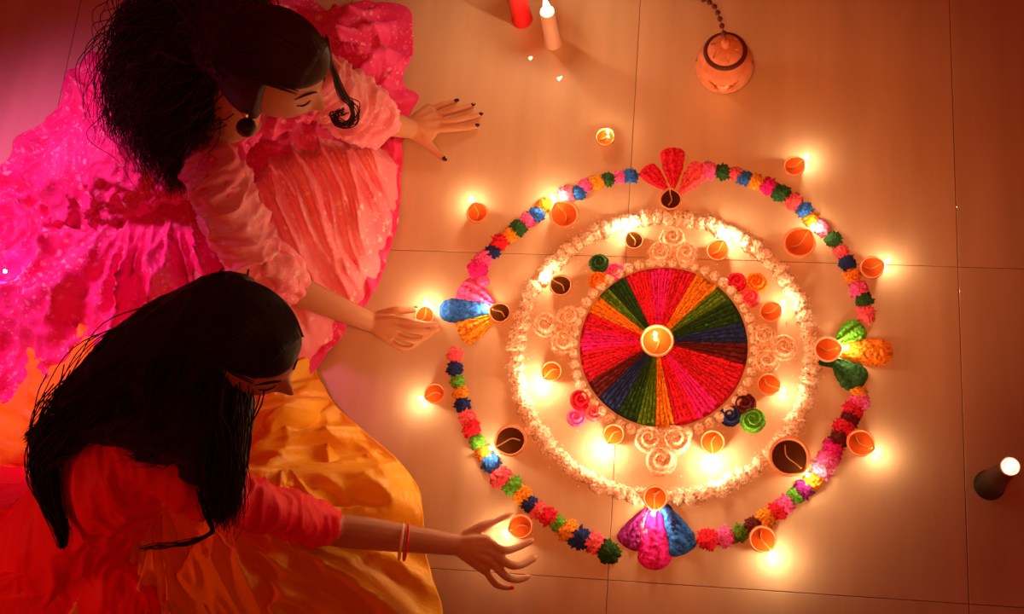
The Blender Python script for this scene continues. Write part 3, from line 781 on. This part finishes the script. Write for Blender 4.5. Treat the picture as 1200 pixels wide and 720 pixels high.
# right hand around the small lamp
B_m = pts3([(463,374,.052),(465,383,.045),(462,392,.036),(455,399,.026)])
palm(v, f, rw1, B_m, .020, .0088)
B_f = [[(463,374,.052),(481,377,.046),(497,380,.030),(511,380,.016)],[(465,383,.045),(485,388,.038),(500,389.5,.022),(511,387,.012)],[(462,392,.036),(480,399,.027),(494,398,.015),(504,393,.008)],[(455,399,.026),(468,407,.019),(480,408,.012),(490,403,.008)]]
for q, r in zip(B_f, (.0092, .0092, .0088, .0078)): finger(v, f, pts3(q), r, r*.76)
thB = pts3([(444,370,.045),(462,365,.042),(475,364,.034),(486,363,.026)]); finger(v, f, thB, .013, .0082)
body1 = link('body', remeshed('body', v, f, .0030, 3), m_skin, W1); put(body1, O1)
for q in A_f: p = pts3(q); ob = nail(body1, p[-1]-O1, p[-1]-p[-2], .0074, m_nail)
nail(body1, th[-1]-O1, th[-1]-th[-2], .0085, m_nail)
nail(body1, thB[-1]-O1+Vector((0, 0, 0)), thB[-1]-thB[-2], .0080, m_nail, -img_down+Vector((0, 0, .3)))
for q in B_f[:3]: p = pts3(q); nail(body1, p[-1]-O1, p[-1]-p[-2], .0064, m_nailn)
face_bits(W1, hc1-O1, HM1, m_hair)
# kurta
v, f = [], []
limb(v, f, [pel1, pel1.lerp(ch1, .5), ch1, ch1.lerp(nb1, .6)], [.15, .125, .125, .075], 20)
limb(v, f, [rs1, ch1.lerp(nb1, .35), ls1], [.060, .083, .058])
me = remeshed('kurta', v, f, .0065, 4)
crumple(me, .030, 13, 3, (ch1-pel1).normalized().cross(Vector((0, 0, 1))).normalized(), .28)
k = link('kurta', me, m_pink, W1); put(k, O1)
v, f = [], []
limb(v, f, [rs1, rs1.lerp(re1, .5), re1+Vector((0, 0, .01)), re1.lerp(rw1, .22)], [.069, .070, .064, .050])
me = remeshed('sleeve', v, f, .006, 4); crumple(me, .020, 15, 3, (re1-rs1).normalized().cross(CAM-re1).normalized(), .30)
k = link('sleeve', me, m_pinkt, W1); put(k, O1)
v, f = [], []
limb(v, f, [ls1, ls1.lerp(le1, .55), le1, le1.lerp(lw1, .25)], [.066, .075, .070, .050])
me = remeshed('sleeve', v, f, .006, 4); crumple(me, .020, 15, 5, (le1-ls1).normalized().cross(CAM-le1).normalized(), .30)
k = link('sleeve', me, m_pinkt, W1); put(k, O1)
# puffed cuff of the left sleeve, gathered cuff of the right sleeve
def cuff(a, b, r0, r1, nm, m, O, parent, waves=11, amp=.16, seed=1):
    pts = [a.lerp(b, t/26) for t in range(27)]; v, f = [], []; fr = frames(pts)
    NS = 72
    for i, (p, (t, u, s)) in enumerate(zip(pts, fr)):
        tt = i/26; R_ = r0*(1-tt)+r1*tt + .018*math.sin(tt*PI)
        for j in range(NS):
            a_ = 2*PI*j/NS; q = 1+amp*math.sin(a_*waves+2.5*nz3(tt*3, seed))*(.3+.7*abs(tt-.45)*2)*.6+amp*nz3(math.cos(a_)*2.5, math.sin(a_)*2.5, tt*4+seed)
            v.append(p+(u*math.cos(a_)+s*math.sin(a_))*R_*q)
    for i in range(26):
        for j in range(NS): k_ = (j+1) % NS; f.append((i*NS+j, (i+1)*NS+j, (i+1)*NS+k_, i*NS+k_))
    for q in v: q.z = max(q.z, .008)
    o = pydata(nm, v, f, m, parent); o.data.transform(Matrix.Translation(-O)); md = o.modifiers.new('t', 'SOLIDIFY'); md.thickness = .002
    return o
cuff(ls1.lerp(le1, .45), le1.lerp(lw1, .40), .060, .034, 'sleeve_cuff', m_pinkt, O1, W1, 9, .22, 2)
cuff(rs1.lerp(re1, .85), re1.lerp(rw1, .33), .060, .040, 'sleeve_cuff', m_pinkt, O1, W1, 9, .20, 6)
# skirt
out1 = [(384,14),(430,4),(478,8),(484,45),(484,74),(474,100),(492,116),(480,140),(472,180),(470,225),(468,262),(455,305),(440,342),(412,384),(372,432),(330,470),(230,520),(100,545),(0,520),(-70,440),(-90,330),(-50,240),(8,190),(22,160),(52,145),(72,120),(78,92),(110,66),(160,52),(200,0),(260,-30),(330,-20)]
sc1 = P(225, 215, .1); sc1.z = 0
def h1(r, a, x, y): return .20*(1-smooth01(r, .10, .98))+.035*(1-r**6)
def f1(r, a, x, y):
    e = smooth01(r, .12, .45)*(1-.55*smooth01(r, .88, 1)); ca, sa = math.cos(a), math.sin(a)
    w_ = .5*nz3(x*4, y*4, 1)
    w_ *= 1.8; d = ridge(nz3(ca*4+w_, sa*4+w_, r*1.6), 2.4)*.060 + ridge(nz3(ca*7+w_, sa*7, r*3+4), 2.2)*.026 + ridge(nz3(x*7+w_, y*10, 8), 2.2)*.040
    d += .010*ridge(nz3(x*26+w_*3, y*26, 2), 2.2)
    return (d-.035)*e
skirt1 = drape(out1, sc1, h1, f1, 380, 150, m_pink, 'skirt', W1, O1)
# sheer overlay folds, candlelight painted into their pink, fanning towards the hem on the lamp side
out1b = [(455,178),(466,200),(466,250),(452,300),(437,338),(408,378),(366,428),(330,440),(300,400),(285,330),(300,250),(330,190),(400,170)]
sc1b = P(345, 235, .1); sc1b.z = 0
def h1b(r, a, x, y): return .045*(1-r**14)+.17*(1-smooth01(r, .0, 1.0))+.05*(1-r**8)
def f1b(r, a, x, y):
    # folds run from the waist down to the hem
    d = Vector((x, y, 0)); ux = d.dot(img_right); dn = d.dot(img_down); lon = dn*.93+ux*.36; lat = ux*.93-dn*.36
    w_ = .45*nz3(lon*5, lat*5, 2)
    e = 1-.5*smooth01(r, .85, 1)
    return e*(.040*ridge(nz3(lat*17+w_, lon*2.2, 4), 2.4)+.020*ridge(nz3(lat*36+w_*2, lon*4, 9), 2.2)+.008*ridge(nz3(lat*70, lon*14, 1), 2)-.02)
drape(out1b, sc1b, h1b, f1b, 300, 130, m_pinkt, 'dress_front', W1, O1)
# hair
v, f = [], []
hair_cap(v, f, hc1, HM1, 1.15)
o = link('hair_crown', remeshed('hair_crown', v, f, .004, 2), m_hair, W1); put(o, O1)
v, f = [], []
hb1 = hc1+HM1@Vector((0, -.06, .02))
limb(v, f, [hb1, P(262, 40, .70), P(222, 80, .62), P(198, 140, .54), P(205, 185, .50)], [.085, .090, .088, .070, .035], 20)
limb(v, f, [P(240, 15, .66), P(190, 50, .60), P(165, 110, .55)], [.07, .065, .045], 18)
limb(v, f, [P(250, 90, .62), P(240, 140, .55)], [.06, .03], 16)
me = remeshed('hair', v, f, .005, 2); crumple(me, .010, 38, 1, None)
hair1 = link('hair', me, m_hair, W1); put(hair1, O1)
pA = [hb1, P(258, 40, .74), P(215, 80, .67), P(180, 130, .58), P(185, 195, .50)]
pB = [hb1, P(250, 20, .72), P(200, 30, .66), P(150, 75, .58), P(140, 150, .50)]
pC = [hb1, P(262, 80, .70), P(240, 120, .62), P(215, 170, .54), P(205, 215, .47)]
pD = [hb1, P(250, 0, .72), P(205, 0, .66), P(165, 25, .58), P(160, 95, .52)]
sp = [.03, .035, .036, .034, .026]
v, f = hair_strands([(pA, sp), (pB, sp), (pC, [.02, .025, .026, .02, .016]), (pD, sp)], 1300, None, .0019, .013, 5, 34, 2.6)
o = pydata('curls', v, f, m_hair, W1); put(o, O1)
# combed strands over the crown
def crown(c, M, side, seed, cnt, r=1.15, front=.46, rad=.0026):
    rnd = random.Random(seed); v, f = [], []
    for _ in range(cnt):
        x0 = rnd.uniform(-1, 1); pts = []
        for t in range(9):
            u = t/8; ang = front*PI/2*(1-u)+(-PI*.55)*u   # elevation sweep front to back
            d = Vector((x0*math.sin(min(1, .35+u)*PI/2)*.97, math.sin(ang)*(1-.3*x0*x0), math.cos(ang)*math.sqrt(max(.02, 1-.85*x0*x0))))
            d.normalize(); k_ = r+.008*math.sin(rnd.random()*6)
            pts.append(c+M@Vector((d.x*.076*k_, d.y*.097*k_, d.z*.115*k_)))
        cc = catmull(pts, 3); tube_data(cc, lerp_list([.0008, rad, rad, rad*.6], len(cc)), 5, v, f)
    return v, f
v, f = crown(hc1, HM1, 1, 3, 260, 1.155); o = pydata('combed_strands', v, f, m_hair, W1); put(o, O1)
# a curled front lock beyond the face
lk = [hc1+HM1@Vector((-.070, .055, .06)), P(400, 105, .62), P(414, 125, .56), P(412, 142, .52), P(398, 146, .50), P(392, 136, .49), P(402, 130, .48)]
v, f = [], []
for q in range(22):
    cc = catmull([p+Vector((random.gauss(0, .0055), random.gauss(0, .0055), random.gauss(0, .005))) for p in lk], 7); tube_data(cc, [.0013]*len(cc), 4, v, f)
o = pydata('front_lock', v, f, m_hair, W1); put(o, O1)
# earring on her right ear
ear = hc1+HM1@Vector((.088, -.003, -.040))
v, f = lathe([(.0005, 0), (.006, .001), (.007, .004), (.003, .007), (.0005, .008)], 20); o = pydata('ear_stud', v, f, m_gold, W1, ear-O1); o.rotation_euler = (Vector((.3, -.6, .8))).to_track_quat('Z', 'Y').to_euler()
jp = hc1+HM1@Vector((.092, -.003, -.055))+Vector((0, 0, -.022))+img_down*.004
v, f = lathe([(.0005, .030), (.006, .028), (.013, .020), (.019, .008), (.021, 0), (.0205, -.003), (.018, -.002), (.010, .010), (.0005, .014)], 36, lambda a, r, z: 1+.03*math.cos(a*12)*(r/.021)); o = pydata('earring', v, f, m_ear, W1, jp-O1); o.rotation_euler = (CAM-jp).to_track_quat('Z', 'Y').to_euler(); o.rotation_euler.x += .5

# ================================================================== WOMAN IN ORANGE AND RED
O2 = P(180, 600, .1); O2.z = 0
W2 = empty('person', O2, 'person in red blouse and orange drape with long straight hair, cupping a lamp', 'person')
hc2 = P(289, 402, .78)
HM2 = head_basis(yaw_of(1.0, .90), math.radians(14), -.30)
nb2 = P(215, 470, .60); rs2 = P(228, 568, .50); ls2 = P(170, 415, .50)
pel2 = P(70, 640, .16); ch2 = P(145, 545, .42)
re2 = P(392, 621, .16); rw2 = P(538, 639, .062)
le2 = P(190, 450, .26); lw2 = P(250, 470, .13)
v, f = [], []
head_shape(v, f, hc2, HM2)
limb(v, f, [nb2, hc2+HM2@Vector((0, -.045, -.05))], [.055, .050])
limb(v, f, [pel2, pel2.lerp(ch2, .5), ch2, nb2], [.12, .10, .105, .05], 20)
limb(v, f, [rs2, ch2.lerp(nb2, .4), ls2], [.045, .075, .045])
limb(v, f, [rs2, rs2.lerp(re2, .5), re2, re2.lerp(rw2, .3), rw2], [.046, .042, .038, .037, .025])
limb(v, f, [ls2, le2, lw2], [.045, .036, .025])
for k_, t_ in zip([P(330, 560, .06), P(240, 690, .06)], [P(60, 560, .06), P(30, 720, .06)]): limb(v, f, [pel2, k_], [.085, .055]); limb(v, f, [k_, t_], [.05, .035])
C_m = pts3([(570,634,.068),(575,646,.066),(574,657,.060),(568,667,.050)])
palm(v, f, rw2, C_m, .026, .0120)
C_f = [[(570,634,.068),(590,645,.070),(606,642,.050),(621,635,.032)],[(575,646,.066),(597,662,.066),(612,662,.044),(625,655,.024)],[(574,657,.060),(592,675,.056),(605,680,.036),(617,677,.018)],[(568,667,.050),(579,683,.042),(588,688,.026),(597,689,.014)]]
for q, r in zip(C_f, (.0108, .0110, .0104, .0092)): finger(v, f, pts3(q), r, r*.76)
thC = pts3([(547,628,.062),(566,618,.056),(581,612,.046),(595,605,.036)]); finger(v, f, thC, .0145, .0088)
lh = pts3([(266,470,.12),(269,475,.12),(268,481,.12),(264,485,.11)]); palm(v, f, lw2, lh, .021, .010)
for q in lh: finger(v, f, [q, q+img_right*.02+Vector((0, 0, -.004)), q+img_right*.035+Vector((0, 0, -.02)), q+img_right*.036+Vector((0, 0, -.035))], .009, .007)
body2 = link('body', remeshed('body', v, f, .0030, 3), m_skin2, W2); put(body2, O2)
for i, q in enumerate(C_f): p = pts3(q); nail(body2, p[-1]-O2, p[-1]-p[-2], .0072, m_nailr if i == 3 else m_nailn)
nail(body2, thC[-1]-O2, thC[-1]-thC[-2], .0080, m_nailn)
face_bits(W2, hc2-O2, HM2, m_hair2)
# bangles
def bangle(px, py, z, R_, r, m, axis, lab):
    c = P(px, py, z); v, f = [], []; u = axis.orthogonal().normalized(); s = axis.cross(u).normalized()
    pts = [c+(u*math.cos(a)+s*math.sin(a))*R_ for a in [2*PI*i/48 for i in range(49)]]
    tube_data(pts, [r]*49, 10, v, f); o = pydata('bangle', v, f, m, W2); put(o, O2); o['label'] = lab
axb = (rw2-re2).normalized()
bangle(470, 635, .105, .040, .0034, m_bangw, (axb+Vector((0, 0, .10))).normalized(), 'cream bangle')
bangle(476, 636, .101, .040, .0034, m_bangr, (axb+Vector((.05, 0, .05))).normalized(), 'red bangle')
# blouse
v, f = [], []
limb(v, f, [pel2, pel2.lerp(ch2, .5), ch2, ch2.lerp(nb2, .6)], [.15, .125, .125, .075], 20)
limb(v, f, [pel2, P(10, 650, .12)], [.12, .09]); limb(v, f, [P(160, 700, .12), pel2], [.10, .12])
limb(v, f, [rs2, ch2.lerp(nb2, .35), ls2], [.062, .085, .060])
limb(v, f, [rs2, rs2.lerp(re2, .5), rs2.lerp(re2, .88)], [.062, .054, .046])
limb(v, f, [ls2, le2], [.06, .05])
me = remeshed('blouse', v, f, .0065, 4); crumple(me, .016, 12, 6, (rs2-re2).cross(Vector((0,0,1))).normalized()*.8+Vector((0,0,.6)), .30)
o = link('blouse', me, m_redc, W2); put(o, O2)
# orange drapes
out2 = [(372,440),(398,480),(430,508),(462,536),(488,566),(496,600),(500,650),(520,740),(460,800),(250,830),(60,830),(-60,780),(-60,620),(-40,500),(8,440),(40,395),(100,345),(165,315),(215,318),(270,345),(330,380),(368,415)]
sc2 = P(215, 575, .05); sc2.z = 0
def h2(r, a, x, y): return .17*(1-smooth01(r, .25, 1.0))+.045*(1-r**8)
def f2(r, a, x, y):
    e = smooth01(r, .1, .4)*(1-.5*smooth01(r, .9, 1)); ca, sa = math.cos(a), math.sin(a); w_ = .45*nz3(x*4, y*4, 11)
    return e*(.065*ridge(nz3(ca*3.6+w_, sa*3.6, r*1.1+20), 2.2)+.028*ridge(nz3(ca*7+w_, sa*7, r*2+14), 2.2)+.022*ridge(nz3(x*7+w_, y*7, 18), 2.2)-.04)
drape(out2, sc2, h2, f2, 340, 130, m_orange, 'orange_skirt', W2, O2)
def sheet(outline, centre, hh, fr_, nm, seed, m, fold=.03, ang=.6, O=O2, par=None, edge=.03):
    c = P(*centre); c.z = 0
    ca_, sa_ = math.cos(ang), math.sin(ang)
    def hf(r, a, x, y): return hh*(1-smooth01(r, .2, 1.02))+edge*(1-r**6)
    def ff(r, a, x, y):
        d = Vector((x, y, 0)); ux = d.dot(img_right); dn = d.dot(img_down); lon = ux*ca_+dn*sa_; lat = -ux*sa_+dn*ca_; w_ = .5*nz3(lon*5, lat*5, seed)
        return (1-.5*smooth01(r, .85, 1))*(fold*ridge(nz3(lat*fr_+w_, lon*fr_*.22, seed), 2.2)+fold*.4*ridge(nz3(lat*fr_*2.1+w_*2, lon*fr_*.5, seed+3), 2.2)-fold*.4)
    return drape(outline, c, hf, ff, 220, 80, m, nm, par or W2, O)
# knee bulge and the folded end near the face
sheet([(300,520,.12),(330,505,.14),(380,505,.1),(415,535,.06),(436,580,.03),(437,640,.02),(410,720,.02),(330,780,.02),(220,790,.02),(160,720,.1),(170,650,.2),(230,600,.22)], (300,640,.1), .17, 11, 'orange_drape', 31, m_orange, .045, 1.1, edge=.05)
sheet([(288,500,.16),(310,470,.18),(345,445,.18),(368,448,.16),(373,470,.12),(366,500,.10),(330,520,.12),(295,535,.15)], (335,490,.14), .13, 16, 'orange_fold', 41, m_orange, .03, -.5, edge=.07)
sheet([(-60,520,.05),(30,530,.12),(90,540,.2),(170,575,.25),(215,600,.2),(190,640,.12),(160,690,.08),(155,760,.02),(40,800,.02),(-70,760,.02)], (75,640,.1), .20, 9, 'red_skirt', 51, m_redc, .035, -.5, edge=.07)
# hair
v, f = [], []
hair_cap(v, f, hc2, HM2, 1.12)
o = link('hair_crown', remeshed('hair_crown', v, f, .004, 2), m_hair2, W2); put(o, O2)
v, f = [], []
hb2 = hc2+HM2@Vector((0, -.05, .02))
limb(v, f, [hb2, P(200, 405, .74), P(150, 440, .66), P(105, 470, .60), P(75, 500, .55)], [.088, .092, .085, .062, .035], 20)
limb(v, f, [hb2, P(235, 465, .70), P(225, 505, .64), P(165, 480, .64)], [.088, .09, .070, .062], 20)
limb(v, f, [P(190, 430, .72), P(200, 500, .64), P(110, 490, .60)], [.08, .055, .05], 18)
limb(v, f, [P(262, 470, .68), P(258, 530, .60), P(263, 578, .53)], [.060, .055, .036], 18)
limb(v, f, [P(235, 510, .64), P(230, 550, .58)], [.055, .035], 14)
limb(v, f, [P(235, 510, .64), P(175, 525, .58)], [.05, .035], 14)
me = remeshed('hair', v, f, .005, 3); crumple(me, .006, 24, 1, (P(100, 500, .55)-hb2).normalized(), .25)
o = link('hair', me, m_hair2, W2); put(o, O2)
qA = [hb2, P(200, 400, .78), P(140, 440, .70), P(95, 480, .61), P(58, 520, .54), P(60, 590, .48)]
qB = [hb2, P(215, 420, .78), P(150, 450, .68), P(105, 475, .61), P(60, 500, .55), P(35, 515, .52)]
qC = [hb2, P(255, 450, .76), P(258, 500, .68), P(262, 550, .60), P(262, 585, .54), P(262, 608, .50)]
qD = [hb2, P(230, 430, .78), P(215, 480, .70), P(200, 505, .65), P(185, 515, .61), P(160, 520, .57)]
qE = [P(100, 470, .62), P(70, 500, .58), P(50, 540, .53), P(60, 585, .48), P(72, 620, .45), P(74, 640, .43)]
sA = [.018, .026, .030, .026, .012, .006]; sC = [.03, .03, .024, .020, .018, .015]
v, f = hair_strands([(qA, sA), (qB, sA), (qC, sC), (qD, [.03, .035, .03, .024, .02, .016]), (qE, [.03, .024, .014, .009, .006, .003])], 1500, None, .0017, .004, 9, 26, .6)
o = pydata('long_strands', v, f, m_hair2, W2); put(o, O2)
v, f = crown(hc2, HM2, 1, 13, 280, 1.125); o = pydata('combed_strands', v, f, m_hair2, W2); put(o, O2)
lk = [P(235, 575, .56), P(240, 600, .53), P(250, 622, .50), P(225, 636, .47), P(190, 640, .45), P(165, 643, .44)]
v, f = [], []
for q in range(12):
    cc = catmull([p+Vector((random.gauss(0, .004), random.gauss(0, .003), random.gauss(0, .003))) for p in lk], 7); tube_data(cc, lerp_list([.002, .0016, .0006], len(cc)), 4, v, f)
o = pydata('loose_lock', v, f, m_hair2, W2); put(o, O2)

# small pink fairy light lying on the pink skirt
p = P(6, 318, .15); led = empty('fairy_light', p, 'tiny glowing pink light on the pink skirt at the left edge', 'light')
v, f = [], []; sph(v, f, Vector((0, 0, 0)), .0045, 12); pydata('bulb', v, f, m_led, led)
v, f = tube_data([Vector((0, 0, -.004)), Vector((-.006, 0, -.012)), Vector((-.03, 0, -.03))], [.002, .0012, .0012], 6); pydata('wire', v, f, m_white, led)
